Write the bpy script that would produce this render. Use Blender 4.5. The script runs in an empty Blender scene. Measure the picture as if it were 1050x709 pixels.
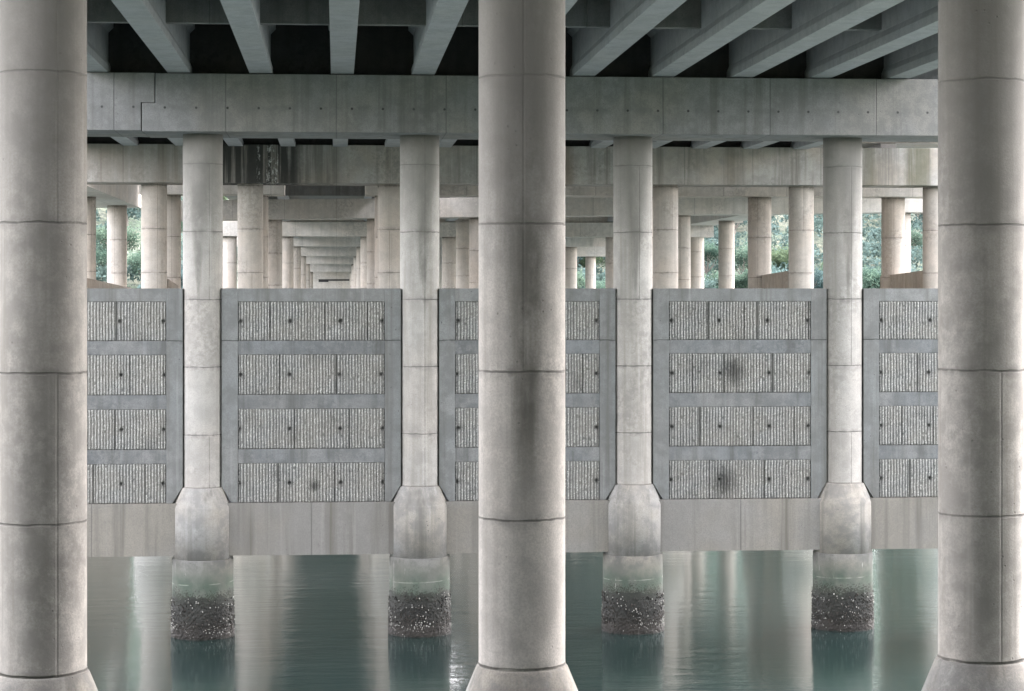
import bpy, bmesh, math, random
import numpy as np
from mathutils import Vector, noise as mnoise
random.seed(7); np.random.seed(7)
R = math.radians
S = bpy.context.scene
C = S.collection
EYE = 10.5                      # eye height above the water
# ------------------------------------------------------------------ node helpers
class NT:
    def __init__(s, name):
        s.m = bpy.data.materials.new(name); s.m.use_nodes = True
        s.t = s.m.node_tree; s.t.nodes.clear()
        s.out = s.t.nodes.new('ShaderNodeOutputMaterial')
        s.b = s.t.nodes.new('ShaderNodeBsdfPrincipled')
        s.t.links.new(s.b.outputs[0], s.out.inputs[0])
    def n(s, typ, **k):
        nd = s.t.nodes.new(typ)
        for a, v in k.items(): setattr(nd, a, v)
        return nd
    def put(s, inp, v):
        if v is None: return
        if hasattr(v, 'links') or isinstance(v, bpy.types.NodeSocket): s.t.links.new(v, inp)
        else: inp.default_value = v
    def math(s, op, a, b=None, c=None, clamp=False):
        nd = s.n('ShaderNodeMath', operation=op, use_clamp=clamp)
        for i, v in enumerate((a, b, c)): s.put(nd.inputs[i], v)
        return nd.outputs[0]
    def vmath(s, op, a, b=None):
        nd = s.n('ShaderNodeVectorMath', operation=op)
        s.put(nd.inputs[0], a); s.put(nd.inputs[1], b)
        return nd.outputs[0]
    def ramp(s, v, lo, hi, a=0.0, b=1.0):
        nd = s.n('ShaderNodeMapRange', interpolation_type='SMOOTHSTEP')
        s.put(nd.inputs[0], v); nd.inputs[1].default_value = lo; nd.inputs[2].default_value = hi
        nd.inputs[3].default_value = a; nd.inputs[4].default_value = b
        return nd.outputs[0]
    def noise(s, vec, scale, detail=4, rough=.55, stretch=None):
        if stretch: vec = s.vmath('MULTIPLY', vec, stretch)
        nd = s.n('ShaderNodeTexNoise'); s.put(nd.inputs['Vector'], vec)
        nd.inputs['Scale'].default_value = scale; nd.inputs['Detail'].default_value = detail
        nd.inputs['Roughness'].default_value = rough
        return nd.outputs[0]
    def mix(s, f, a, b, mode='MIX'):
        nd = s.n('ShaderNodeMix', data_type='RGBA', blend_type=mode)
        s.put(nd.inputs[0], f); s.put(nd.inputs[6], a); s.put(nd.inputs[7], b)
        return nd.outputs[2]
    def bump(s, h, strength, dist, normal=None):
        nd = s.n('ShaderNodeBump'); nd.inputs['Strength'].default_value = strength
        nd.inputs['Distance'].default_value = dist; s.put(nd.inputs['Height'], h)
        if normal: s.put(nd.inputs['Normal'], normal)
        return nd.outputs[0]
def rgb(c): return (c[0], c[1], c[2], 1.0)

def concrete(name, base, warm=None, streak=.5, seg=None, phase=0.0, dark=.45, blotch=.35, seam_x=None, pits=.5,
             vseam=False, xstain=None, calc=None, waterline=False, topshade=0, yline=None, face=None, dirty=.55, vline=.5):
    """weathered board-cast concrete; seg = lift height of the form joints"""
    N = NT(name)
    tc = N.n('ShaderNodeTexCoord'); obv = tc.outputs['Object']
    oi = N.n('ShaderNodeObjectInfo'); rnd = oi.outputs['Random']
    off = N.n('ShaderNodeCombineXYZ'); r40 = N.math('MULTIPLY', rnd, 61.0)
    N.put(off.inputs[0], r40); N.put(off.inputs[1], N.math('MULTIPLY', rnd, 37.0)); N.put(off.inputs[2], r40)
    v = N.vmath('ADD', obv, off.outputs[0])
    sep = N.n('ShaderNodeSeparateXYZ'); N.put(sep.inputs[0], obv); X, Y, Z = sep.outputs
    warm = warm or tuple(x*y for x, y in zip(base, (1.05, .97, .86)))
    big = N.noise(v, .35, 3)
    col = N.mix(N.ramp(big, .38, .62), rgb(base), rgb(warm))
    # mid-size mottling
    mot = N.noise(v, 2.2, 7, .62)
    col = N.mix(N.ramp(mot, .36, .60, min(1, blotch*1.25), 0), col, rgb([c*.5 for c in base]))
    dirt = N.math('MULTIPLY', N.ramp(N.noise(v, .55, 4, .6), .48, .62), N.ramp(N.noise(v, 6, 6, .75), .42, .60))
    col = N.mix(N.math('MULTIPLY', dirt, dirty), col, rgb([c*.38 for c in base]))
    # fine speckle
    fine = N.noise(v, 34, 4, .7)
    col = N.mix(N.ramp(fine, .38, .60, .45, 0), col, rgb([c*.55 for c in base]))
    col = N.mix(N.math('MULTIPLY', N.math('FRACT', N.math('MULTIPLY', rnd, 13.7)), .16), col, rgb([c*.45 for c in base]))
    # vertical run-off streaks
    st = N.noise(v, 1.0, 5, .6, (2.6, 2.6, .10))
    st2 = N.noise(v, 1.0, 4, .6, (9, 9, .25))
    sm = N.math('MULTIPLY', N.ramp(st, .46, .68), N.ramp(st2, .30, .7, .35, 1))
    col = N.mix(N.math('MULTIPLY', sm, streak), col, rgb([c*dark for c in (base[0], base[1]*.97, base[2]*.9)]))
    lt = N.noise(v, 1.0, 3, .5, (6, 6, .18))
    col = N.mix(N.ramp(lt, .60, .78, 0, .35*streak), col, rgb([min(1, c*1.35) for c in base]))
    h = N.math('ADD', N.math('MULTIPLY', fine, .35), N.math('MULTIPLY', mot, .65))
    # pinholes
    if pits:
        vo = N.n('ShaderNodeTexVoronoi'); vo.inputs['Scale'].default_value = 5.5
        N.put(vo.inputs['Vector'], v)
        pm = N.math('MULTIPLY', N.ramp(vo.outputs[0], .05, .11, 1, 0), N.ramp(N.noise(v, .9, 2), .5, .6))
        col = N.mix(N.math('MULTIPLY', pm, pits), col, rgb([c*.25 for c in base]))
        h = N.math('SUBTRACT', h, pm)
    if seg:
        wob = N.math('MULTIPLY', N.math('SUBTRACT', N.noise(v, 3, 3), .5), .05)
        zz = N.math('DIVIDE', N.math('ADD', N.math('ADD', Z, wob), phase), seg)
        fl = N.math('FLOOR', zz); fr = N.math('SUBTRACT', zz, fl)
        d = N.math('MULTIPLY', N.math('MINIMUM', fr, N.math('SUBTRACT', 1.0, fr)), seg)   # metres from joint
        wn = N.n('ShaderNodeTexWhiteNoise', noise_dimensions='1D')
        N.put(wn.inputs['W'], N.math('ADD', fl, N.math('MULTIPLY', rnd, 91.7)))
        seamv = N.ramp(d, .006, .022, 1, 0)
        brk = N.ramp(N.noise(v, 2.5, 3), .30, .55, .35, 1)
        col = N.mix(N.ramp(wn.outputs[0], 0, 1, .22, 0), col, rgb([c*.62 for c in base]))
        halo = N.math('MULTIPLY', N.ramp(d, .0, .16, 1, 0), N.ramp(N.noise(v, 5, 4), .42, .68))
        col = N.mix(N.math('MULTIPLY', halo, .6), col, rgb([c*.4 for c in base]))
        col = N.mix(N.math('MULTIPLY', N.math('MULTIPLY', seamv, brk), .8), col, rgb([c*.22 for c in base]))
        h = N.math('SUBTRACT', h, N.math('MULTIPLY', seamv, 1.5))
        if vseam:
            ang = N.math('ARCTAN2', X, N.math('MULTIPLY', Y, -1.0))
            a0 = N.math('MULTIPLY', N.math('SUBTRACT', rnd, .42), .9)
            dv = N.math('ABSOLUTE', N.math('SUBTRACT', ang, a0))
            par = N.math('GREATER_THAN', wn.outputs[0], .42)
            vs = N.math('MULTIPLY', N.ramp(dv, .010, .035, 1, 0), par)
            col = N.mix(N.math('MULTIPLY', N.math('MULTIPLY', vs, brk), vline), col, rgb([c*.25 for c in base]))
            side = N.math('MULTIPLY', N.ramp(N.math('SUBTRACT', a0, ang), .0, .25), par)
            col = N.mix(N.math('MULTIPLY', side, .22), col, rgb([c*.5 for c in base]))
            h = N.math('SUBTRACT', h, vs)
    if face:  # run-off stain facing the camera; near columns also get painted side-light contrast
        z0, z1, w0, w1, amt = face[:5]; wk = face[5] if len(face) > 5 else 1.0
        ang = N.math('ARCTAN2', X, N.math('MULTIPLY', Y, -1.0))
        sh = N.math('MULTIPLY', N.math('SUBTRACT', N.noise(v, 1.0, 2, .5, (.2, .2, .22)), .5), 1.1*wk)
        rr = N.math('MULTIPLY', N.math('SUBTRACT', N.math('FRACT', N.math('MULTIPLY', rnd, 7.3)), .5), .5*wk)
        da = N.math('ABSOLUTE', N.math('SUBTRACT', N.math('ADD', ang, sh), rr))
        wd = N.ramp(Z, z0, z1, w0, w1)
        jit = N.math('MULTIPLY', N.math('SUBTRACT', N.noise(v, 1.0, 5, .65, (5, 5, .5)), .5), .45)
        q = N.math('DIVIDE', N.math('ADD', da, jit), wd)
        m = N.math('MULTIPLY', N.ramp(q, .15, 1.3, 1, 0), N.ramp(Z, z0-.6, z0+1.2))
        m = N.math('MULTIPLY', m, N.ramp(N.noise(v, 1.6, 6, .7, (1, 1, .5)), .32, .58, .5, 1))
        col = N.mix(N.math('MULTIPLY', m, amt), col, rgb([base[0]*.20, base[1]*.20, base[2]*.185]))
    if seam_x:
        xx = N.math('DIVIDE', X, seam_x); fx = N.math('FRACT', xx)
        dx = N.math('MULTIPLY', N.math('MINIMUM', fx, N.math('SUBTRACT', 1.0, fx)), seam_x)
        sv = N.ramp(dx, .006, .026, 1, 0)
        col = N.mix(N.math('MULTIPLY', sv, .55), col, rgb([c*.3 for c in base]))
        h = N.math('SUBTRACT', h, sv)
        wx = N.n('ShaderNodeTexWhiteNoise', noise_dimensions='1D'); N.put(wx.inputs['W'], N.math('FLOOR', xx))
        col = N.mix(N.ramp(wx.outputs[0], 0, 1, .2, 0), col, rgb([c*.6 for c in base]))
    if yline is not None:      # row of form-tie holes along a face
        fx = N.math('FRACT', N.math('DIVIDE', X, .92))
        ddx = N.math('MULTIPLY', N.math('SUBTRACT', fx, .5), .92)
        ddz = N.math('SUBTRACT', Z, yline)
        dd = N.math('SQRT', N.math('ADD', N.math('MULTIPLY', ddx, ddx), N.math('MULTIPLY', ddz, ddz)))
        col = N.mix(N.ramp(dd, .022, .05, .85, 0), col, rgb((.03, .03, .03)))
        lz = N.math('MULTIPLY', N.ramp(N.math('ABSOLUTE', ddz), .0, .16, 1, 0), N.ramp(N.noise(v, 1.3, 6, .7), .44, .66))
        col = N.mix(N.math('MULTIPLY', lz, .5), col, rgb([c*.5 for c in base]))
    if xstain:
        m = None
        for lo, hi, amt, tint in xstain:
            w = .32
            g = N.math('MULTIPLY', N.ramp(X, lo-w, lo+w), N.ramp(X, hi-w, hi+w, 1, 0))
            sn = N.noise(v, 1.0, 5, .65, (3.4, 1, .12))
            g = N.math('MULTIPLY', g, N.ramp(sn, .34, .52, .35, 1))
            col = N.mix(N.math('MULTIPLY', g, amt), col, rgb(tint))
    if calc:
        g = N.math('MULTIPLY', N.ramp(X, calc[0]-.05, calc[0]+.15), N.ramp(X, calc[1]-.15, calc[1]+.05, 1, 0))
        sn = N.noise(v, 1.0, 6, .8, (7, 1, 3.0))
        st3 = N.noise(v, 1.0, 2, .5, (4.5, 1, .02))
        g = N.math('MULTIPLY', N.math('MULTIPLY', g, N.ramp(sn, .52, .6)), N.ramp(st3, .44, .56))
        col = N.mix(g, col, rgb((.5, .5, .47)))
    if topshade:  # shade under the deck painted into the upper columns
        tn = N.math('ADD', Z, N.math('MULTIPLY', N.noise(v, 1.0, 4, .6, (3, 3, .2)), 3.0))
        col = N.mix(N.ramp(tn, topshade, topshade+3.5, 0, .68), col, rgb([c*.4 for c in base]))
    if waterline:              # tide marks on the collar: grey, then algae green, then a pale line
        zn = N.math('ADD', Z, N.math('MULTIPLY', N.math('SUBTRACT', N.noise(v, 1.6, 4), .5), .5))
        col = N.mix(N.ramp(zn, 2.5, 1.9, 0, .65), col, rgb((.13, .135, .115)))
        col = N.mix(N.math('MULTIPLY', N.ramp(zn, 2.05, 1.6), N.ramp(N.noise(v, 2.6, 4), .3, .65, .25, .7)), col, rgb((.055, .085, .062)))
        ln = N.ramp(N.math('ABSOLUTE', N.math('SUBTRACT', N.math('ADD', Z, N.math('MULTIPLY', X, -.03)), 1.64)), .004, .022, .38, 0)
        ln = N.math('MULTIPLY', ln, N.ramp(N.noise(v, 3, 3), .4, .6)); col = N.mix(ln, col, rgb((.40, .42, .36)))
        sp_ = N.noise(v, 20, 4, .75); band = N.ramp(zn, 1.18, 1.72, 1, 0)
        thr = N.math('SUBTRACT', sp_, N.math('SUBTRACT', .66, N.math('MULTIPLY', band, .24)))
        col = N.mix(N.ramp(thr, 0, .05, 0, .85), col, rgb((.04, .04, .033)))
        dr = N.noise(v, 1.0, 4, .7, (9, 9, .7))
        col = N.mix(N.ramp(dr, .66, .72, 0, .7), col, rgb((.5, .5, .46)))
    N.put(N.b.inputs['Base Color'], col)
    N.b.inputs['Roughness'].default_value = .88
    N.b.inputs['Specular IOR Level'].default_value = .25
    N.put(N.b.inputs['Normal'], N.bump(h, .5, .02))
    return N.m

M = {}
M['colA'] = concrete('near column concrete', (.64, .595, .55), (.65, .595, .54), streak=.8, seg=2.02, phase=.74, blotch=.6, vline=.16, vseam=True, topshade=11.5, face=(5.2, 14.5, .45, .9, .38))
M['colM'] = concrete('stained and shaded near column concrete', (.64, .595, .55), (.65, .595, .54), streak=.8, seg=2.02, phase=.74, blotch=.42, vline=.2, vseam=True, topshade=11.5, face=(7.8, 13.2, .26, .85, .80, .3))
M['colB'] = concrete('column concrete', (.55, .525, .49), (.57, .525, .48), streak=.65, seg=2.04, phase=.03, blotch=.35, vseam=True, topshade=12.8, face=(9.8, 15.3, .10, .80, .62))
M['colC'] = concrete('far column concrete', (.62, .565, .51), (.63, .545, .47), streak=.5, seg=2.04, phase=1.0, blotch=.28, vseam=True)
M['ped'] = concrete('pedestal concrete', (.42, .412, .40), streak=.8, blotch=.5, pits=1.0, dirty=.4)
M['collar'] = concrete('tide stained concrete', (.27, .265, .25), streak=.7, blotch=.9, waterline=True)
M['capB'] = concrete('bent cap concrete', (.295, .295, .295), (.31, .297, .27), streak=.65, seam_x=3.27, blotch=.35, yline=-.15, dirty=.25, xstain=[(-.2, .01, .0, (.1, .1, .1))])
M['capC'] = concrete('stained bent cap concrete', (.46, .44, .41), (.43, .38, .32), streak=.85, seam_x=3.27, blotch=.35, dark=.38,
    xstain=[(-5.6, -1.7, .93, (.032, .032, .03)), (-1.7, .1, .6, (.09, .085, .07)), (10.3, 11.1, .5, (.16, .11, .07)), (14.0, 14.7, .5, (.17, .12, .08)), (18.2, 19.0, .4, (.13, .11, .08)), (24.5, 25.6, .6, (.09, .085, .05)), (27.0, 28.2, .7, (.08, .08, .04)), (-14, -7, .35, (.2, .16, .12))],
    calc=(-3.7, -2.3))
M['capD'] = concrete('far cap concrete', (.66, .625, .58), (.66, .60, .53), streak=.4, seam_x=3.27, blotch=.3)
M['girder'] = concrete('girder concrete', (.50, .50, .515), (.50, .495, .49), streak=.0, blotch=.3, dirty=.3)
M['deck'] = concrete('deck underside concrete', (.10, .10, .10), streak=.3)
M['deckfar'] = concrete('far deck underside concrete', (.42, .41, .39), streak=.3)  # paler copy of the deck concrete, to bounce more light
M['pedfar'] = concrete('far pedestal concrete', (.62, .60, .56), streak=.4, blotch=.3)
M['frame'] = concrete('panel frame concrete', (.29, .292, .284), (.262, .274, .272), streak=.9, seg=4.92, blotch=.45, pits=1.0, dirty=.35)
M['rail'] = concrete('panel rail concrete', (.232, .242, .246), (.265, .264, .256), streak=.8, blotch=.45, pits=.3)
M['ledge'] = concrete('grade beam concrete', (.30, .288, .27), (.31, .285, .245), streak=1.0, blotch=.14, dark=.5, dirty=.15, seam_x=2.9)
M['wall'] = concrete('web wall concrete', (.45, .40, .35), (.46, .39, .33), streak=.6, blotch=.3)

def rib_mat():
    N = NT('fractured rib concrete')
    at = N.n('ShaderNodeAttribute', attribute_name='rib'); sp = N.n('ShaderNodeSeparateColor')
    N.put(sp.inputs[0], at.outputs['Color']); r, g, b = sp.outputs[:3]
    tc = N.n('ShaderNodeTexCoord'); v = tc.outputs['Object']
    n1 = N.noise(v, 28, 4, .7); n2 = N.noise(v, .8, 3); n3 = N.noise(v, 4, 4)
    col = N.mix(N.ramp(r, .1, .85), rgb((.165, .167, .162)), rgb((.39, .388, .372)))  # grooves coloured darker by depth, adding shade the relief lacks
    col = N.mix(N.ramp(n1, .35, .65, .5, 0), col, rgb((.16, .16, .15)))
    col = N.mix(N.ramp(n2, .4, .65, .0, .25), col, rgb((.30, .27, .22)))
    col = N.mix(N.ramp(n3, .5, .75, 0, .3), col, rgb((.10, .10, .10)))
    col = N.mix(g, col, rgb((.62, .62, .58)))          # fresh fracture flecks
    col = N.mix(b, col, rgb((.035, .035, .033)))       # damp stains, tie holes
    N.put(N.b.inputs['Base Color'], col); N.b.inputs['Roughness'].default_value = .93
    N.b.inputs['Specular IOR Level'].default_value = .2
    N.put(N.b.inputs['Normal'], N.bump(n1, .6, .02))
    return N.m
M['rib'] = rib_mat()

def attr_mat(name, rough=.85, noise_amt=.4, scale=30):
    N = NT(name); at = N.n('ShaderNodeAttribute', attribute_name='tint')
    tc = N.n('ShaderNodeTexCoord')
    n1 = N.noise(tc.outputs['Object'], scale, 4, .7)
    col = N.mix(N.ramp(n1, .3, .7, noise_amt, 0), at.outputs['Color'], rgb((.01, .01, .009)))
    N.put(N.b.inputs['Base Color'], col); N.b.inputs['Roughness'].default_value = rough
    N.put(N.b.inputs['Normal'], N.bump(n1, .6, .02))
    return N.m
M['barn'] = attr_mat('barnacle crust', .7)

def water_mat():
    N = NT('bay water'); tc = N.n('ShaderNodeTexCoord'); v = tc.outputs['Object']
    n1 = N.noise(v, 1.0, 5, .6, (.45, 1.2, 1)); n2 = N.noise(v, 1.0, 3, .6, (3.0, 6.5, 1)); n3 = N.noise(v, .05, 2)
    patch = N.ramp(n3, .40, .60, .30, 1.0)
    h = N.math('ADD', n1, N.math('MULTIPLY', n2, .22))
    h = N.math('MULTIPLY', h, patch)
    deep = N.mix(N.ramp(N.noise(v, .08, 3), .4, .6), rgb((.012, .028, .025)), rgb((.016, .033, .031)))
    N.put(N.b.inputs['Base Color'], deep)
    N.b.inputs['Roughness'].default_value = .10
    N.b.inputs['IOR'].default_value = 1.47
    N.put(N.b.inputs['Normal'], N.bump(h, .3, .065))
    return N.m
M['water'] = water_mat()

def ground_mat():
    N = NT('scrub hillside'); tc = N.n('ShaderNodeTexCoord'); v = tc.outputs['Object']
    n1 = N.noise(v, .12, 5, .65); n2 = N.noise(v, .9, 5, .7)
    col = N.mix(N.ramp(n1, .4, .6), rgb((.05, .085, .05)), rgb((.13, .14, .10)))
    col = N.mix(N.ramp(n2, .4, .65, .7, 0), col, rgb((.02, .035, .03)))
    N.put(N.b.inputs['Base Color'], col); N.b.inputs['Roughness'].default_value = .95
    N.put(N.b.inputs['Normal'], N.bump(n2, 1, .8)); return N.m
M['ground'] = ground_mat()

def leaf_mat(name, a, b):
    N = NT(name); oi = N.n('ShaderNodeObjectInfo'); geo = N.n('ShaderNodeNewGeometry')
    tc = N.n('ShaderNodeTexCoord')
    isl = geo.outputs['Random Per Island']
    col = N.mix(isl, rgb(a), rgb(b))
    n = N.noise(tc.outputs['Object'], .28, 4)
    col = N.mix(N.ramp(n, .42, .56, .8, 0), col, rgb([x*.45 for x in a]))
    col = N.mix(N.math('MULTIPLY', oi.outputs['Random'], .35), col, rgb((.10, .13, .09)))
    N.put(N.b.inputs['Base Color'], col); N.b.inputs['Roughness'].default_value = .9; N.b.inputs['Specular IOR Level'].default_value = .05
    tr = N.n('ShaderNodeBsdfTranslucent'); N.put(tr.inputs[0], col)
    mx = N.n('ShaderNodeMixShader'); mx.inputs[0].default_value = .35
    N.t.links.new(N.b.outputs[0], mx.inputs[1]); N.t.links.new(tr.outputs[0], mx.inputs[2])
    N.t.links.new(mx.outputs[0], N.out.inputs[0]); return N.m
M['leaf'] = [leaf_mat('foliage bluish', (.05, .095, .105), (.13, .19, .19)), leaf_mat('foliage mid', (.055, .105, .085), (.13, .19, .14)), leaf_mat('foliage pale', (.13, .19, .11), (.20, .27, .16))]  # distance haze put into the leaf colours as a blue, pale cast
N_ = NT('bark'); N_.b.inputs['Base Color'].default_value = (.16, .13, .11, 1); N_.b.inputs['Roughness'].default_value = .9
_tc = N_.n('ShaderNodeTexCoord'); _nn = N_.noise(_tc.outputs['Object'], 5, 4, .6, (3, 3, .5))
N_.put(N_.b.inputs['Base Color'], N_.mix(_nn, rgb((.08, .065, .055)), rgb((.34, .31, .28)))); M['bark'] = N_.m
N_ = NT('dark slot shade'); N_.b.inputs['Roughness'].default_value = .8
_tc = N_.n('ShaderNodeTexCoord'); _nn = N_.noise(_tc.outputs['Object'], 9, 4)
N_.put(N_.b.inputs['Base Color'], N_.mix(_nn, rgb((.012, .012, .012)), rgb((.04, .04, .04)))); M['slot_shade'] = N_.m

# ------------------------------------------------------------------ object helpers
def link(name, me, mat, parent=None, loc=(0, 0, 0), smooth=False):
    me.name = name
    if mat: me.materials.append(mat)
    o = bpy.data.objects.new(name, me); C.objects.link(o); o.location = loc
    if parent: o.parent = parent
    if smooth:
        me.polygons.foreach_set('use_smooth', [True]*len(me.polygons))
    return o
def tag(o, label, cat, group=None, kind=None):
    o['label'] = label; o['category'] = cat
    if group: o['group'] = group
    if kind: o['kind'] = kind
    return o
def empty(name, loc):
    o = bpy.data.objects.new(name, None); C.objects.link(o); o.location = loc
    o.empty_display_size = .3
    return o
def copy_tree(o, parent=None):
    c = o.copy(); C.objects.link(c); c.parent = parent
    for ch in o.children: copy_tree(ch, c)
    return c
def bm_mesh(bm, name='m', bevel=0):
    if bevel:
        es = [e for e in bm.edges if len(e.link_faces) == 2 and e.calc_face_angle() > .5]
        bmesh.ops.bevel(bm, geom=es, offset=bevel, segments=2, affect='EDGES', profile=.6)
    me = bpy.data.meshes.new(name); bm.to_mesh(me); bm.free(); return me
def box(bm, x0, x1, y0, y1, z0, z1):
    vs = [bm.verts.new(p) for p in ((x0,y0,z0),(x1,y0,z0),(x1,y1,z0),(x0,y1,z0),(x0,y0,z1),(x1,y0,z1),(x1,y1,z1),(x0,y1,z1))]
    for f in ((0,3,2,1),(4,5,6,7),(0,1,5,4),(1,2,6,5),(2,3,7,6),(3,0,4,7)): bm.faces.new([vs[i] for i in f])
def prism(bm, pts, y0, y1):
    """polygon in XZ (counter-clockwise seen from -Y) extruded along Y"""
    a = [bm.verts.new((x, y0, z)) for x, z in pts]; b = [bm.verts.new((x, y1, z)) for x, z in pts]
    n = len(pts); bm.faces.new(a); bm.faces.new(b[::-1])
    for i in range(n): bm.faces.new((a[i], b[i], b[(i+1) % n], a[(i+1) % n]))
    bmesh.ops.recalc_face_normals(bm, faces=bm.faces)
def lathe(prof, seg=72):
    """prof: list of (r, z) bottom to top, closed with caps"""
    bm = bmesh.new(); rings = []
    for r, z in prof:
        rings.append([bm.verts.new((r*math.cos(2*math.pi*i/seg), r*math.sin(2*math.pi*i/seg), z)) for i in range(seg)])
    for a, b in zip(rings, rings[1:]):
        for i in range(seg): bm.faces.new((a[i], a[(i+1) % seg], b[(i+1) % seg], b[i]))
    bm.faces.new(rings[0][::-1]); bm.faces.new(rings[-1])
    me = bm_mesh(bm)
    sm = [abs(p.normal.z) < .99 for p in me.polygons]
    me.polygons.foreach_set('use_smooth', sm)
    return me

ORD = ['first', 'second', 'third', 'fourth', 'fifth', 'sixth', 'seventh', 'eighth', 'ninth', 'tenth', 'eleventh', 'twelfth', 'thirteenth', 'fourteenth', 'fifteenth', 'sixteenth', 'seventeenth', 'eighteenth']
GX = [-4.03 + 6.56*k for k in range(0, 7)]     # column lines across the bridge

# ------------------------------------------------------------------ columns
def shaft_profile(z0, z1, r=.6):
    n = 14; return [(r + .012, z0), (r, z0 + .05)] + [(r, z0 + (z1 - z0)*i/n) for i in range(1, n+1)]
def ped_profile(z0, ztop, r1, r0=.60, lip=.05):
    return [(r1, z0), (r1, ztop-.60), (r1-.004, ztop-.585), (r0+.025+lip, ztop-.03), (r0+lip, ztop)]

def barnacle_mesh(r=.915, ztop=1.34):
    nr, nz = 150, 44; P = []; T = []; F = []
    for j in range(nz):
        for i in range(nr):
            a = 2*math.pi*i/nr; u = j/(nz-1)
            edge = ztop + .2*mnoise.noise(Vector((math.cos(a)*2.2, math.sin(a)*2.2, 4))) + .05*mnoise.noise(Vector((math.cos(a)*9, math.sin(a)*9, 1)))
            z = -.5 + u*(edge + .5)
            p = Vector((math.cos(a)*r, math.sin(a)*r, z))
            dens = min(1, (1-u)*4)
            d = (.012 + .03*abs(mnoise.noise(p*9)) + .03*abs(mnoise.noise(p*22)))*dens
            if z < .32: d += .03*max(0, 1-abs(z-.1)/.25)*(.5+abs(mnoise.noise(p*7)))
            rr = r + d
            P.append((math.cos(a)*rr, math.sin(a)*rr, z))
            m = .5 + .5*mnoise.noise(p*2.1 + Vector((3, 1, 0)))
            low = max(0, min(1, (.62 - z)/.4))
            up = max(0, min(1, (z-.95)/.3))
            base = Vector((.085, .085, .072))*(1-low) + Vector((.088, .072, .058))*low
            base = base*(1-up) + Vector((.10, .115, .085))*up
            base *= (.10 + .38*m)
            T.append((*base, 1))
    for j in range(nz-1):
        for i in range(nr):
            a = j*nr+i; b = j*nr+(i+1) % nr; F.append((a, b, b+nr, a+nr))
    # individual barnacles: little truncated cones
    for q in range(2300):
        a = random.uniform(0, 2*math.pi); z = random.triangular(-.1, ztop+.12, .4) if random.random() < .75 else random.uniform(.05, .45)
        s = random.uniform(.008, .024)*(1 if z < ztop-.1 else .6); c = Vector((math.cos(a), math.sin(a), 0)); rr = r + .02
        t = Vector((-math.sin(a), math.cos(a), 0)); up = Vector((0, 0, 1)); o = c*rr + up*z
        i0 = len(P)
        m = mnoise.noise(Vector((math.cos(a)*1.6, math.sin(a)*1.6, z*2.2)))
        wh = random.random() < (.05 + .75*max(0, m-.05))
        tint = random.choice([(.55, .54, .5), (.4, .39, .35), (.65, .63, .58)]) if wh else random.choice([(.055, .046, .038), (.035, .033, .028), (.08, .066, .054), (.025, .022, .018)])
        el = random.uniform(1, 1.8)
        for k in range(5):
            b = 2*math.pi*k/5; P.append(tuple(o + t*math.cos(b)*s + up*math.sin(b)*s*el)); T.append((*tint, 1))
        for k in range(5):
            b = 2*math.pi*k/5; P.append(tuple(o + c*s*1.5 + t*math.cos(b)*s*.45 + up*math.sin(b)*s*.45)); T.append((*tint, 1))
        for k in range(5): F.append((i0+k, i0+(k+1) % 5, i0+5+(k+1) % 5, i0+5+k))
        F.append(tuple(i0+5+k for k in range(5)))
    me = bpy.data.meshes.new('barnacle'); me.from_pydata(P, [], F)
    ca = me.color_attributes.new('tint', 'FLOAT_COLOR', 'POINT')
    ca.data.foreach_set('color', np.array(T, dtype=np.float32).ravel())
    return me

def make_column(Yrow, ztop, flare_top, mat, pr, cr, collar_top, barn=True, lip=.05, pm=None, cm=None):
    t = empty('pier_column', (0, Yrow, 0))
    link('shaft', lathe(shaft_profile(flare_top, ztop)), mat, t)
    link('pedestal', lathe(ped_profile(collar_top, flare_top, pr, .60, lip)), pm or M['ped'], t)
    c = link('collar', lathe([(cr, -1.5), (cr, collar_top-.02), (cr-.02, collar_top)]), cm or M['collar'], t)
    if barn: link('barnacle_crust', BARN, M['barn'], t)
    return t
BARN = barnacle_mesh()

nearnames = ['massive grey concrete column at the left edge of the nearest row', 'massive grey concrete column in the middle of the nearest row, dark streak down its face', 'massive grey concrete column at the right edge of the nearest row']
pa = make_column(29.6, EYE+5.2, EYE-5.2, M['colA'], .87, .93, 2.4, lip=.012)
for i, x in enumerate((-3.99, 2.56, 9.06)):
    t = pa if i == 0 else copy_tree(pa)
    t.location = (x, 29.6, 0)
    tag(t, nearnames[i], 'column', 'nearest row of bridge columns')
    if i == 1:
        for ch in t.children:
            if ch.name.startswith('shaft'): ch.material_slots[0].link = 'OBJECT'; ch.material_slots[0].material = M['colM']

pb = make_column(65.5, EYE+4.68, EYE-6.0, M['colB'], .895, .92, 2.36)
BX = [-10.6] + GX[:4] + [GX[4]]
bn = ['slim column of the walled row, hidden left of the nearest left column',
      'slim column of the walled row, first from the left with barnacle collar, left of the widest open panel',
      'slim column of the walled row, second from the left with barnacle collar',
      'slim column of the walled row, just right of the middle near column',
      'slim column of the walled row, rightmost with white barnacles at the waterline',
      'slim column of the walled row, beyond the right near column']
for i, x in enumerate(BX):
    t = pb if i == 0 else copy_tree(pb)
    t.location = (x, 65.5, 0); tag(t, bn[i], 'column', 'row of columns joined by concrete wall panels')
    for ch in t.children:
        if ch.name.startswith('barnacle'): ch.rotation_euler.z = i*1.3 + (i == 4)*.5; ch.scale.z = (1, .97, 1.03, 1.0, .94, 1.05)[i]

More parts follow.
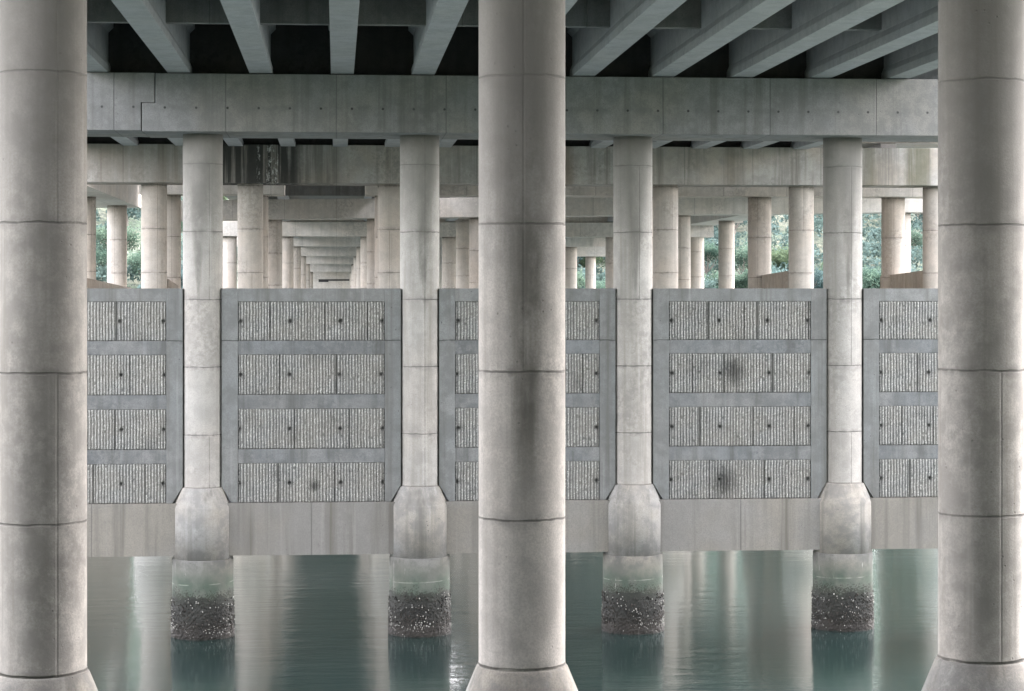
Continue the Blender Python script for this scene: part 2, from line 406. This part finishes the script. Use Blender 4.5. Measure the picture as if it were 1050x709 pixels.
pc = make_column(101.4, EYE+4.92, 5.0, M['colC'], .88, .945, 2.36, barn=False, pm=M['pedfar'], cm=M['pedfar'])
shaft2 = {}
def far_row(name, Y, xs, bot, rot0=0, first=[True]):
    for i, x in enumerate(xs):
        t = pc if first[0] else copy_tree(pc)
        first[0] = False
        t.location = (x, Y, 0)
        zt = EYE + (bot(x) if callable(bot) else bot) + .02
        for ch in t.children:
            if ch.name.startswith('shaft'): ch.scale.z = 1.0; ch.location.z = zt - (EYE+4.92)
        tag(t, 'column %s from the left, %s' % (ORD[i], name), 'column', 'columns receding behind the wall')
DB = lambda x: 4.42 + .0137*x
rows = [('row just behind the wall', 101.4, [-8.5]+GX[:6], 4.9),
        ('row close behind it, doubled with short web walls', 109.0, [-8.4]+GX[:4]+[21.7, 28.7], 4.72),
        ('third row back under the sloping cap', 137.3, [-8.5, GX[0], GX[1], GX[2], GX[4], 36.7], DB),
        ('fourth row back', 173.2, [-8.56, GX[0], GX[1], GX[2], 22.4], 4.17),
        ('fifth row back', 209.1, [GX[0], GX[1], GX[2], GX[3], 22.9], 4.07),
        ('sixth row back', 245.0, [GX[0], GX[1], GX[2], GX[3], 29.1], 3.67),
        ('seventh row back', 280.9, [GX[0], GX[1], GX[2], GX[3]], 3.19),
        ('eighth row back', 316.8, [GX[0], GX[1], GX[2]], 2.45)]
for r in rows: far_row(*r)
far_row('short line carrying the left ramp beam', 120.5, [-13.9], 5.1)
far_row('far end of the left ramp beam', 133.0, [-13.4], 5.1)
far_row('pair carrying the far right edge beam', 160.0, [9.5, 29.33], 5.1)
far_row('far end of the right edge beam', 173.0, [29.25], 5.1)

# ------------------------------------------------------------------ bent caps
def cap(name, pts, y0, y1, mat, label, cat='beam', bevel=.02, x0=0):
    bm = bmesh.new(); yc = (y0+y1)/2; zc = sum(p[1] for p in pts)/len(pts)
    prism(bm, [(x, z-zc) for x, z in pts], y0-yc, y1-yc)
    o = link(name, bm_mesh(bm, bevel=bevel), mat, None, (0, yc, EYE+zc)); tag(o, label, cat, 'cross beams carried by the columns'); return o
def rect(x0, x1, z0, z1): return [(x0, z0), (x1, z0), (x1, z1), (x0, z1)]
LX, RX = -11.0, 31.5
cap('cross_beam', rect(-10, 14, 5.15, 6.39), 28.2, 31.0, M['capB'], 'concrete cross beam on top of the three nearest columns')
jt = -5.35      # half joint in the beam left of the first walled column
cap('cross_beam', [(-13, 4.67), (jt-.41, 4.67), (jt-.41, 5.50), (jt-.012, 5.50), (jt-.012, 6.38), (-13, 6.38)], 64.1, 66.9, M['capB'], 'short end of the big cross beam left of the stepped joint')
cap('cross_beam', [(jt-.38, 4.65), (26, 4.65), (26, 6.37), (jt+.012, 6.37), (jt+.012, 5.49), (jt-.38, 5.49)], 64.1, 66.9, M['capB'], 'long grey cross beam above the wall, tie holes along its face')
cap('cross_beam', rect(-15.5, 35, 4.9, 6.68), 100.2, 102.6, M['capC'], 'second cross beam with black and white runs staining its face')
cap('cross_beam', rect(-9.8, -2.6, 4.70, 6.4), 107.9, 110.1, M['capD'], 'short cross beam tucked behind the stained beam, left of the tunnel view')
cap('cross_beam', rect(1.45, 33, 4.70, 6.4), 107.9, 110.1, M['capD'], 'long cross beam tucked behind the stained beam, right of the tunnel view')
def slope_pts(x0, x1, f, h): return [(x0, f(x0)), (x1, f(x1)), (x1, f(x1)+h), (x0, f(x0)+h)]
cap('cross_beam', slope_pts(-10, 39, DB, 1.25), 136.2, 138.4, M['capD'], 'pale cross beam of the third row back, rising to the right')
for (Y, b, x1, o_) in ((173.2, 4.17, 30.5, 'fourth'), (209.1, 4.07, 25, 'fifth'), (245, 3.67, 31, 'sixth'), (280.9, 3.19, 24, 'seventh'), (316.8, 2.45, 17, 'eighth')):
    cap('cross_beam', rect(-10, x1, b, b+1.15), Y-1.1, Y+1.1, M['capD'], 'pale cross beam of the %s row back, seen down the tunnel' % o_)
# longitudinal edge beams
def ybeam(x0, x1, y0, y1, z0, z1, label, mat):
    bm = bmesh.new(); c = Vector(((x0+x1)/2, (y0+y1)/2, EYE+(z0+z1)/2))
    box(bm, x0-c.x, x1-c.x, y0-c.y, y1-c.y, EYE+z0-c.z, EYE+z1-c.z)
    o = link('edge_beam', bm_mesh(bm, bevel=.02), mat, None, c); tag(o, label, 'beam')
ybeam(-15.0, -12.3, 103, 137, 5.08, 6.5, 'ramp beam running away on the left behind the first near column', M['capD'])
ybeam(28.0, 30.6, 139, 172, 5.1, 6.3, 'edge beam running away on the far right above two slim columns', M['capD'])
# abutment at the far end
bm = bmesh.new(); box(bm, -16, 22, -1.5, 1.5, 0, EYE+3.6)
ab = empty('abutment', (0, 352, 0)); link('wall', bm_mesh(bm, bevel=.03), M['capD'], ab)
tag(ab, 'far end wall where the bridge meets the shore', 'wall')
bm = bmesh.new(); box(bm, -2.9, 2.1, -1.56, -1.4, EYE+1.25, EYE+1.5); box(bm, -2.9, -1.3, -1.58, -1.4, EYE+1.05, EYE+1.25)
link('bearing_gap', bm_mesh(bm), M['slot_shade'], ab)  # dark boxes on the wall face stand in for a shaded opening

# ------------------------------------------------------------------ girders, slab
def girder_mesh(L):
    """precast girder: bottom flange with chamfers, web, top flange; runs along +Y from 0"""
    p = [(-.34, 0), (.34, 0), (.34, .22), (.27, .40), (.27, 1.25), (.42, 1.4), (.42, 1.60), (-.42, 1.6), (-.42, 1.4), (-.27, 1.25), (-.27, .40), (-.34, .22)]
    bm = bmesh.new(); prism(bm, p, 0, L); return bm_mesh(bm, bevel=.012)
def girders(xs, y0, y1, z, span, group):
    me = girder_mesh(y1-y0)
    for i, x in enumerate(xs):
        o = link('girder', me if i == 0 else me, None if i else M['girder'], None, (x, y0, EYE+z))
        tag(o, 'grey girder, %s from the left in the %s' % (ORD[i], span), 'girder', group)
xsAB = [-7.07 + 2.415*i for i in range(0, 11)]
xsBC = [-11.9 + 2.415*i for i in range(0, 15)]
girders(xsAB, 29.9, 65.4, 6.40, 'nearest span', 'girders over the nearest span')
girders(xsBC, 65.6, 101.2, 6.60, 'span behind the big cross beam', 'girders over the second span')
def far_girders(xs, y0, y1, z, nm):
    girders(xs, y0, y1, z, nm, 'girders over the far spans')
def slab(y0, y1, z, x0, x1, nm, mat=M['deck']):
    bm = bmesh.new(); box(bm, x0, x1, -(y1-y0)/2, (y1-y0)/2, 0, .25)
    box(bm, x0, x0+.25, -(y1-y0)/2, (y1-y0)/2, .25, 1.1); box(bm, x1-.25, x1, -(y1-y0)/2, (y1-y0)/2, .25, 1.1)
    tag(link('deck_slab', bm_mesh(bm), mat, None, (0, (y0+y1)/2, EYE+z)), 'dark concrete deck slab over the %s' % nm, 'bridge deck')
slab(-24, 65.48, 8.005, -9.6, 19.6, 'nearest span')  # also run on behind the camera to block light from there
slab(65.52, 101.3, 8.205, -12.5, 28, 'span behind the big cross beam')
def diaphragm(y, zb, zt, x0, x1, nm, mat, th=.3):
    bm = bmesh.new()
    box(bm, x0, x1, -th/2, th/2, 0, zt-zb)
    tag(link('diaphragm', bm_mesh(bm), mat, None, (0, y, EYE+zb)), nm, 'beam')
diaphragm(56.0, 6.86, 8.0, xsAB[0], xsAB[-1], 'thin cross diaphragm between the girders of the nearest span', M['capB'])
diaphragm(65.1, 6.42, 8.0, xsAB[0], xsAB[-1], 'dark end diaphragm above the big cross beam', M['deck'], .25)
diaphragm(101.0, 6.64, 8.2, xsBC[0], xsBC[-1], 'end diaphragm above the stained cross beam', M['deck'], .25)
diaphragm(83.5, 7.02, 8.2, xsBC[0], xsBC[-1], 'cross diaphragm between girders of the second span', M['capB'])
diaphragm(136.95, 5.9, 7.58, -10, 32, 'end diaphragm above the third pale cross beam', M['capB'], .3)
for yy, zb, zt, nm in ((172.75, 5.34, 7.03, 'fourth'), (208.75, 5.24, 6.53, 'fifth'), (244.65, 4.84, 6.38, 'sixth'), (280.55, 4.36, 6.03, 'seventh'), (316.45, 3.62, 5.53, 'eighth')):
    diaphragm(yy, zb, zt, -9, 33, 'end diaphragm above the %s pale cross beam' % nm, M['capD'], .3)
far = [(101.45, 136.9, 6.42, 33), (137.0, 172.9, 5.95, 33), (173.0, 208.9, 5.45, 30), (209.0, 244.9, 5.3, 27), (245, 280.8, 4.95, 24), (281, 316.7, 4.45, 24), (317, 352, 3.7, 22)]
fn = ['third span', 'fourth span', 'fifth span', 'sixth span', 'seventh span', 'eighth span', 'last span']
for (y0, y1, z, xr), nm in zip(far, fn):
    if nm == 'third span':
        girders([g for g in [-8.4]+GX[:6]], 110.2, 136.9, 5.98, nm, 'girders over the far spans')
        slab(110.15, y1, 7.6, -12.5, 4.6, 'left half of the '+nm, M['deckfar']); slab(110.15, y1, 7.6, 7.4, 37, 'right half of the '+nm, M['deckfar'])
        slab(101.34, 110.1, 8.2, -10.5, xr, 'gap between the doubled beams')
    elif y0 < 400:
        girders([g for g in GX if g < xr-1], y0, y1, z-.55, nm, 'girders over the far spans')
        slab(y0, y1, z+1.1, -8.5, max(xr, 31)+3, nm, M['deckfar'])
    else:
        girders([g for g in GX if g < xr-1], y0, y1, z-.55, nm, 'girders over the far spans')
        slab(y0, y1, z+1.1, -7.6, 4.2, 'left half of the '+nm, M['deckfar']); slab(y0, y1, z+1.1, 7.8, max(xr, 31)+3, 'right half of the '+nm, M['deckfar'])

# ------------------------------------------------------------------ wall between the walled columns
YF = 65.17      # front face of the panels
rib_vars = []
def rib_mesh(W, H, seed, joints, spot=None):
    rs = np.random.RandomState(seed); pitch = .0905; per = 5
    nx = int(W/pitch*per)+1; nz = int(H/.026)+1
    xs = np.linspace(0, W, nx); zs = np.linspace(0, H, nz)
    X, Z = np.meshgrid(xs, zs)
    wx = np.cumsum(rs.uniform(.8, 1.2, nx)); wx = wx/wx[-1]*W/pitch; rib = np.repeat(wx[None], nz, 0) + .035*np.interp(np.arange(nz), np.arange(0, nz+6, 6), rs.randn(len(np.arange(0, nz+6, 6))))[:, None]; rib = np.clip(rib, 0, None); idx = np.floor(rib).astype(int); fr = rib-idx
    prof = np.clip(1.35-np.abs(fr-.5)*3.4, 0, 1)          # flat-topped rib
    nr = idx.max()+2
    def smooth(a, k):
        ker = np.ones(k)/k; return np.apply_along_axis(lambda q: np.convolve(q, ker, 'same'), 0, a)
    brk = rs.rand(nz, nr); b2 = smooth(rs.rand(nz, nr), 5); b2 = (b2-b2.min())/(b2.max()-b2.min())
    rough = (.35*brk + .65*b2)
    ribh = .70 + .38*rough + .22*(rs.rand(1, nr)-.5)
    miss = smooth((rs.rand(nz, nr) < .006).astype(float), 3) > .3
    ribh[miss] *= .25
    A = np.take_along_axis(ribh, np.clip(idx, 0, nr-1), axis=1)
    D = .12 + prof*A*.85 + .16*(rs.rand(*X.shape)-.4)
    fleck = ((rs.rand(*X.shape) < .15) & (D > .5)).astype(float)*rs.uniform(.3, 1, X.shape)
    st = (rs.rand(*X.shape) < .05)*.6
    for j in joints:
        m = np.abs(X-j) < .019; D[m] = -.3; st[m] = .42; fleck[m] = 0
    for hx in (.06, 1.57, 3.08, W-.08):
        for _ in range(1):
            r2 = np.hypot(X-hx+rs.uniform(-.03, .03), (Z-H*.5))
            m = r2 < .05; D[m] = -.4
            st = np.maximum(st, np.clip(1.25-r2/.085, 0, 1)*.95)
            st = np.maximum(st, np.clip(1-r2/.25, 0, 1)*.45*rs.rand(*X.shape))
    for _ in range(rs.randint(2, 5)):      # damp patches
        cx, cz, rr = rs.uniform(0, W), rs.uniform(0, H), rs.uniform(.15, .36)
        r2 = np.hypot((X-cx), (Z-cz)*.9)/rr
        st = np.maximum(st, np.clip(1.1-r2, 0, 1)*rs.uniform(.1, .4)*(.4+.6*rs.rand(*X.shape)))
    if spot:
        cx, cz, rr = spot
        r2 = np.hypot((X-cx), (Z-cz)*.8)/rr + .35*(rs.rand(*X.shape)-.5)
        r2 = r2 + .5*smooth(rs.rand(nz, nr), 9)[:, :][np.arange(nz)[:, None], np.clip(idx, 0, nr-1)] - .25
        drip = (np.abs(X-cx) < rr*.7) & (Z < cz) & (np.take_along_axis(np.repeat(rs.rand(1, nr), nz, 0), np.clip(idx, 0, nr-1), axis=1) > .55)
        st = np.maximum(st, np.clip(1.35-r2, 0, 1)*.75); st[drip] = np.maximum(st[drip], .28)
    edge = (X < .02) | (X > W-.02) | (Z < .02) | (Z > H-.02); D[edge] = -.1; st[edge] = np.where(rs.rand(*X.shape) < .35, .5, .1)[edge]
    P = np.stack([X, -D*.042, Z], -1).reshape(-1, 3)
    i = np.arange(nz-1)[:, None]*nx + np.arange(nx-1)[None]; i = i.ravel()
    F = np.stack([i, i+1, i+nx+1, i+nx], 1)
    me = bpy.data.meshes.new('rib'); me.vertices.add(len(P)); me.vertices.foreach_set('co', P.ravel())
    me.loops.add(F.size); me.loops.foreach_set('vertex_index', F.ravel().astype(np.int32))
    me.polygons.add(len(F)); me.polygons.foreach_set('loop_start', np.arange(0, F.size, 4, dtype=np.int32))
    me.update(calc_edges=True)
    ca = me.color_attributes.new('rib', 'FLOAT_COLOR', 'POINT')
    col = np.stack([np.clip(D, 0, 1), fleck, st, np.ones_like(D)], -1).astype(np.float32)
    ca.data.foreach_set('color', col.ravel())
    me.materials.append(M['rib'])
    return me
ROWZ = [(-1.58, -.39), (-3.21, -1.99), (-4.85, -3.63), (-6.47, -5.27)]
TOPR = [(-.39, 0), (-1.99, -1.58), (-3.63, -3.21), (-5.27, -4.85)]
JO = [[1.25, 2.95], [1.2, 2.33, 2.74, 4.33], [1.2, 2.9], [.95, 2.6, 3.9], [2.0, 3.05], [1.7, 3.35], [.72, 1.7, 3.2], [1.45, 2.25, 3.8]]
def panel(xl, xr, pi, label):
    W = xr-xl; bw = .49; t = empty('wall_panel', (xl, YF, EYE-6.5))
    z = lambda h: h+6.5
    # side borders, notched round the flare of the columns
    bm = bmesh.new()
    prism(bm, [(0, z(-5.98)), (.31, z(-6.47)), (bw, z(-6.47)), (bw, z(0)), (0, z(0))], 0, .5)
    link('side_border', bm_mesh(bm, bevel=.012), M['frame'], t)
    bm = bmesh.new()
    prism(bm, [(W-bw, z(-6.47)), (W-.31, z(-6.47)), (W, z(-5.98)), (W, z(0)), (W-bw, z(0))], 0, .5)
    link('side_border', bm_mesh(bm, bevel=.012), M['frame'], t)
    for q, (a, b) in enumerate(TOPR):
        bm = bmesh.new(); box(bm, bw+.002, W-bw-.002, (0.0 if q == 0 else .012), .5, z(a), z(b))
        link('top_border' if q == 0 else 'rail', bm_mesh(bm, bevel=.01), M['frame'] if q == 0 else M['rail'], t)
    bm = bmesh.new(); prism(bm, [(.03, z(-6.0)), (.19, z(-6.465)), (W-.19, z(-6.465)), (W-.03, z(-6.0)), (W-.03, z(-.06)), (.03, z(-.06))], .10, .46)
    link('core', bm_mesh(bm), M['rail'], t)
    for q, (a, b) in enumerate(ROWZ):
        k = (pi*3+q*5) % 8
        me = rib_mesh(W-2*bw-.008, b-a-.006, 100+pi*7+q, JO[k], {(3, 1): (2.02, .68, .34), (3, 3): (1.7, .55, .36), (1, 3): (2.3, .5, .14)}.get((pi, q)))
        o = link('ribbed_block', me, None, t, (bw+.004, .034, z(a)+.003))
    tag(t, label, 'wall', 'ribbed wall panels between the columns')
    return t
edges = [-10.6] + GX[:4] + [GX[4]]
plab = ['ribbed concrete wall panel at the far left beside the first near column',
        'ribbed concrete wall panel in full view between first and second barnacled columns',
        'ribbed concrete wall panel half hidden behind the middle near column',
        'ribbed concrete wall panel with a dark round stain, right of centre',
        'ribbed concrete wall panel cut off by the right near column']
for i in range(5):
    panel(edges[i]+.58, edges[i+1]-.58, i, plab[i])
llab = ['leftmost', 'full-view left', 'middle', 'right-of-centre', 'rightmost']
for i in range(5):
    bm = bmesh.new(); xc = (edges[i]+edges[i+1])/2; hw = (edges[i+1]-edges[i])/2-.62
    box(bm, -hw, hw, -.45, .45, -.79, .79)
    tag(link('tie_beam', bm_mesh(bm, bevel=.02), M['ledge'], None, (xc, 65.56, EYE-7.26)),
        'plain concrete beam just above the water under the %s ribbed panel' % llab[i], 'beam', 'tie beams between the column pedestals')
# dark bearing pads between columns and big cross beam are hidden; short web walls behind
def webwall(x, y0, y1, h0, h1, label):
    bm = bmesh.new()
    a = [(-.3, y0, 1), (.3, y0, 1), (.3, y1, 1), (-.3, y1, 1), (-.3, y0, EYE+h0), (.3, y0, EYE+h0), (.3, y1, EYE+h1), (-.3, y1, EYE+h1)]
    vs = [bm.verts.new((p[0], p[1]-y0, p[2])) for p in a]
    for f in ((0,3,2,1),(4,5,6,7),(0,1,5,4),(1,2,6,5),(2,3,7,6),(3,0,4,7)): bm.faces.new([vs[i] for i in f])
    tag(link('web_wall', bm_mesh(bm, bevel=.02), M['wall'], None, (x, y0, 0)), label, 'wall', 'low sloping walls behind the ribbed wall')
webwall(22.0, 102, 110.5, .85, .62, 'low sloping wall beside the fifth column of the row behind, seen right')
webwall(28.7, 102, 110.5, .88, .64, 'low sloping wall at the far right, beside the right near column')
webwall(-8.2, 102, 110.5, .45, .05, 'low sloping wall behind the left barnacled column')
webwall(-12.9, 106, 134, .62, .02, 'long low wall falling away on the far left below the ramp beam')

# ------------------------------------------------------------------ water, land
me = bpy.data.meshes.new('w'); me.from_pydata([(-3000, -800, 0), (3000, -800, 0), (3000, 5000, 0), (-3000, 5000, 0)], [], [(0, 1, 2, 3)])
link('water', me, M['water'])['kind'] = 'structure'
def hz(x, y):
    s = max(0, (y-325)/1.0)
    if s <= 0: return -3
    shore = min(1, s/60)
    h = 9.6*shore + .10*max(0, y-420)
    px = 345 + x*2200/y
    side = max(0, min(1, (abs(x-8)-24)/22))
    rid = 80 if x > 0 else 88
    hill = rid*(max(0, min(1, (y-372)/230))**1.15)*(1+.22*mnoise.noise(Vector((x*.012, y*.006, 2))))
    h += side*hill
    return h + 1.1*mnoise.noise(Vector((x*.06, y*.06, 0)))*shore - 1.2
nx, ny = 150, 70; P = []; F = []
for j in range(ny):
    y = 322 + 700*(j/(ny-1))**1.7
    for i in range(nx):
        x = -420 + 840*i/(nx-1); P.append((x, y, hz(x, y)))
for j in range(ny-1):
    for i in range(nx-1):
        a = j*nx+i; F.append((a, a+1, a+nx+1, a+nx))
me = bpy.data.meshes.new('h'); me.from_pydata(P, [], F)
link('hillside', me, M['ground'], smooth=True)['kind'] = 'structure'

# added unseen bank round the viewpoint, shaped to block light from behind it
nx, ny = 60, 20; P = []; F = []
for j in range(ny):
    for i in range(nx):
        x = -90 + 190*i/(nx-1); t_ = max(0, min(1, (abs(x-2)-7)/9)); y0_ = -6 + 33*t_*t_*(3-2*t_); y = y0_ - 60*(j/(ny-1))**2
        P.append((x, y, min(17.5, -2.5 + (y0_-y)*2.8) + .5*mnoise.noise(Vector((x*.2, y*.2, 7)))))
for j in range(ny-1):
    for i in range(nx-1):
        a = j*nx+i; F.append((a, a+nx, a+nx+1, a+1))
me = bpy.data.meshes.new('h'); me.from_pydata(P, [], F)
link('bank_light_block', me, M['ground'], smooth=True)['kind'] = 'structure'

# ------------------------------------------------------------------ trees
def tree_meshes(seed, H, W):
    rs = random.Random(seed); bm = bmesh.new()
    def limb(p, q, r0, r1, n=6):
        d = (q-p).normalized(); u = d.orthogonal().normalized(); w = d.cross(u)
        a = [bm.verts.new(p + (u*math.cos(2*math.pi*i/n)+w*math.sin(2*math.pi*i/n))*r0) for i in range(n)]
        b = [bm.verts.new(q + (u*math.cos(2*math.pi*i/n)+w*math.sin(2*math.pi*i/n))*r1) for i in range(n)]
        for i in range(n): bm.faces.new((a[i], a[(i+1) % n], b[(i+1) % n], b[i]))
    fork = Vector((rs.uniform(-.3, .3), rs.uniform(-.3, .3), H*.32)); limb(Vector((0, 0, -1)), fork, H*.028, H*.02)
    tips = []
    for k in range(9):
        a = k*2.4 + rs.uniform(-.3, .3); rr = W*rs.uniform(.35, .95)*.5
        q = Vector((math.cos(a)*rr, math.sin(a)*rr, H*rs.uniform(.48, .86))); mid = fork.lerp(q, .5) + Vector((0, 0, H*.03))
        limb(fork, mid, H*.013, H*.008, 5); limb(mid, q, H*.008, H*.003, 5); tips.append(q)
        for _ in range(2):
            e = mid.lerp(q, .5) + Vector((rs.uniform(-1, 1), rs.uniform(-1, 1), rs.uniform(.2, 1)))*W*.16
            limb(mid, e, H*.005, H*.002, 4); tips.append(e)
    tips.append(Vector((0, 0, H*.9)))
    tr = bm_mesh(bm); P = []; F = []
    for t in tips:
        R_ = W*rs.uniform(.13, .22)
        for _ in range(150):
            d = Vector((rs.gauss(0, 1), rs.gauss(0, 1), rs.gauss(0, .75))).normalized()*R_*rs.random()**.4
            c = t + d; s = rs.uniform(.12, .28)
            u = Vector((rs.gauss(0, 1), rs.gauss(0, 1), rs.gauss(0, 1))).normalized(); w = u.orthogonal().normalized()*rs.uniform(.5, .8)
            i0 = len(P); P += [tuple(c-u*s), tuple(c+w*s*.6), tuple(c+u*s), tuple(c-w*s*.6)]; F.append((i0, i0+1, i0+2, i0+3))
    cm = bpy.data.meshes.new('crown'); cm.from_pydata(P, [], F)
    return tr, cm
kinds = [('dense bluish green tree', 9.5, 8), ('rounded mid green tree', 7.5, 7.5), ('pale leafed tall thin tree', 12, 6.5), ('low spreading pale bush-like tree', 5.5, 7)]
protos = []
for k, (nm, H, W) in enumerate(kinds):
    tr, cm = tree_meshes(50+k, H, W)
    t = empty('tree', (0, 0, 0)); link('trunk', tr, M['bark'], t); link('crown', cm, M['leaf'][[0, 1, 2, 2][k]], t)
    protos.append([t, False])
spots = []
rt = random.Random(5)
def put_trees(p0, p1, n, y0, y1, ks, where):
    for i in range(n):
        px = p0 + (p1-p0)*(i+.5)/n + rt.uniform(-4, 4); y = rt.uniform(y0, y1); k = rt.choice(ks)
        x = (px-345)/2200*y
        pr = protos[k]
        if pr[1]: t = copy_tree(pr[0])
        else: t = pr[0]; pr[1] = True
        sc = rt.uniform(.8, 1.2); t.location = (x, y, hz(x, y)-.2); t.scale = (sc, sc, sc); t.rotation_euler.z = rt.uniform(0, 6.28)
        tag(t, '%s, %s from left %s' % (kinds[k][0], ORD[i], where), 'tree', 'trees on the far shore')
# wooded slope far behind, read as one mass
def woodland():
    rs = random.Random(11); P = []; F = []
    for q in range(1150):
        side = rs.random() < .72
        px = rs.uniform(560, 1060) if side else rs.uniform(-60, 300)
        y = 375 + 270*rs.random()**1.3; x = (px-345)/2200*y
        if abs(x-8) < 28: continue
        z = hz(x, y); W = rs.uniform(3.5, 6.5)
        for _ in range(120):
            d = Vector((rs.gauss(0, 1), rs.gauss(0, 1), abs(rs.gauss(0, 1)))).normalized()*W*.5*rs.uniform(.75, 1.05)
            c = Vector((x, y, z+W*.35)) + d; s_ = rs.uniform(.2, .48)
            u = Vector((rs.gauss(0, 1), rs.gauss(0, 1), rs.gauss(0, 1))).normalized(); w = u.orthogonal().normalized()*.7
            i0 = len(P); P += [tuple(c-u*s_), tuple(c+w*s_), tuple(c+u*s_), tuple(c-w*s_)]; F.append((i0, i0+1, i0+2, i0+3))
    me = bpy.data.meshes.new('f'); me.from_pydata(P, [], F)
    tag(link('woodland', me, M['leaf'][0]), 'far wooded slope behind the bridge seen as one bluish green mass', 'woodland', kind='stuff')
woodland()
put_trees(20, 250, 12, 365, 400, [0, 1, 0, 3], 'beyond left openings')
put_trees(30, 240, 9, 410, 450, [0, 1, 2], 'in back line beyond left openings')
put_trees(575, 660, 7, 360, 395, [0, 1, 3], 'beyond gaps by the middle column')
put_trees(665, 785, 9, 355, 385, [1, 3, 1, 0], 'in front line beyond right gaps')
put_trees(665, 780, 8, 400, 440, [0, 1, 2], 'in back line beyond right gaps')
put_trees(785, 960, 12, 355, 400, [3, 1, 3, 0], 'in front line at far right')
put_trees(838, 960, 9, 400, 450, [0, 0, 1, 2], 'in back line at far right')
for pr in protos:
    if not pr[1]:
        for ch in list(pr[0].children): bpy.data.objects.remove(ch)
        bpy.data.objects.remove(pr[0])

# ------------------------------------------------------------------ light
SUN_EL, SUN_AZ = 48, 35      # azimuth clockwise from +Y
w = bpy.data.worlds.new('World'); S.world = w; w.use_nodes = True
nt = w.node_tree; bg = nt.nodes['Background']; sky = nt.nodes.new('ShaderNodeTexSky')
sky.sky_type = 'NISHITA'; sky.sun_disc = False; sky.sun_elevation = R(SUN_EL); sky.sun_rotation = R(SUN_AZ)
sky.air_density = 1.0; sky.dust_density = 3.5; sky.ozone_density = 1.0
hs = nt.nodes.new('ShaderNodeHueSaturation'); hs.inputs['Saturation'].default_value = .22
tintn = nt.nodes.new('ShaderNodeMix'); tintn.data_type = 'RGBA'; tintn.blend_type = 'MULTIPLY'; tintn.inputs[0].default_value = 1
tintn.inputs[7].default_value = (1.03, .985, .98, 1)      # thin high cloud: nearly white light
nt.links.new(sky.outputs[0], hs.inputs['Color']); nt.links.new(hs.outputs[0], tintn.inputs[6]); nt.links.new(tintn.outputs[2], bg.inputs[0]); bg.inputs[1].default_value = 2.55
sd = bpy.data.lights.new('sun', 'SUN'); sd.energy = 1.5; sd.angle = R(20); sd.color = (1, .96, .9)
so = bpy.data.objects.new('sun', sd); C.objects.link(so); so.location = (60, 60, 80)
d = Vector((math.sin(R(SUN_AZ))*math.cos(R(SUN_EL)), math.cos(R(SUN_AZ))*math.cos(R(SUN_EL)), math.sin(R(SUN_EL))))
so.rotation_euler = d.to_track_quat('Z', 'Y').to_euler()

# ------------------------------------------------------------------ camera
cd = bpy.data.cameras.new('camera'); cam = bpy.data.objects.new('camera', cd); C.objects.link(cam)
cam.location = (0, 0, EYE); cam.rotation_euler = (R(90), 0, -math.atan(180/2200))
cd.sensor_width = 36; cd.lens = 36*2200/1050; cd.shift_y = -58.5/1050
cd.clip_end = 8000; cd.clip_start = .1
S.camera = cam
S.view_settings.view_transform = 'Standard'; S.view_settings.look = 'None'; S.view_settings.exposure = 0
try:
    S.cycles.max_bounces = 10; S.cycles.diffuse_bounces = 6
except Exception: pass
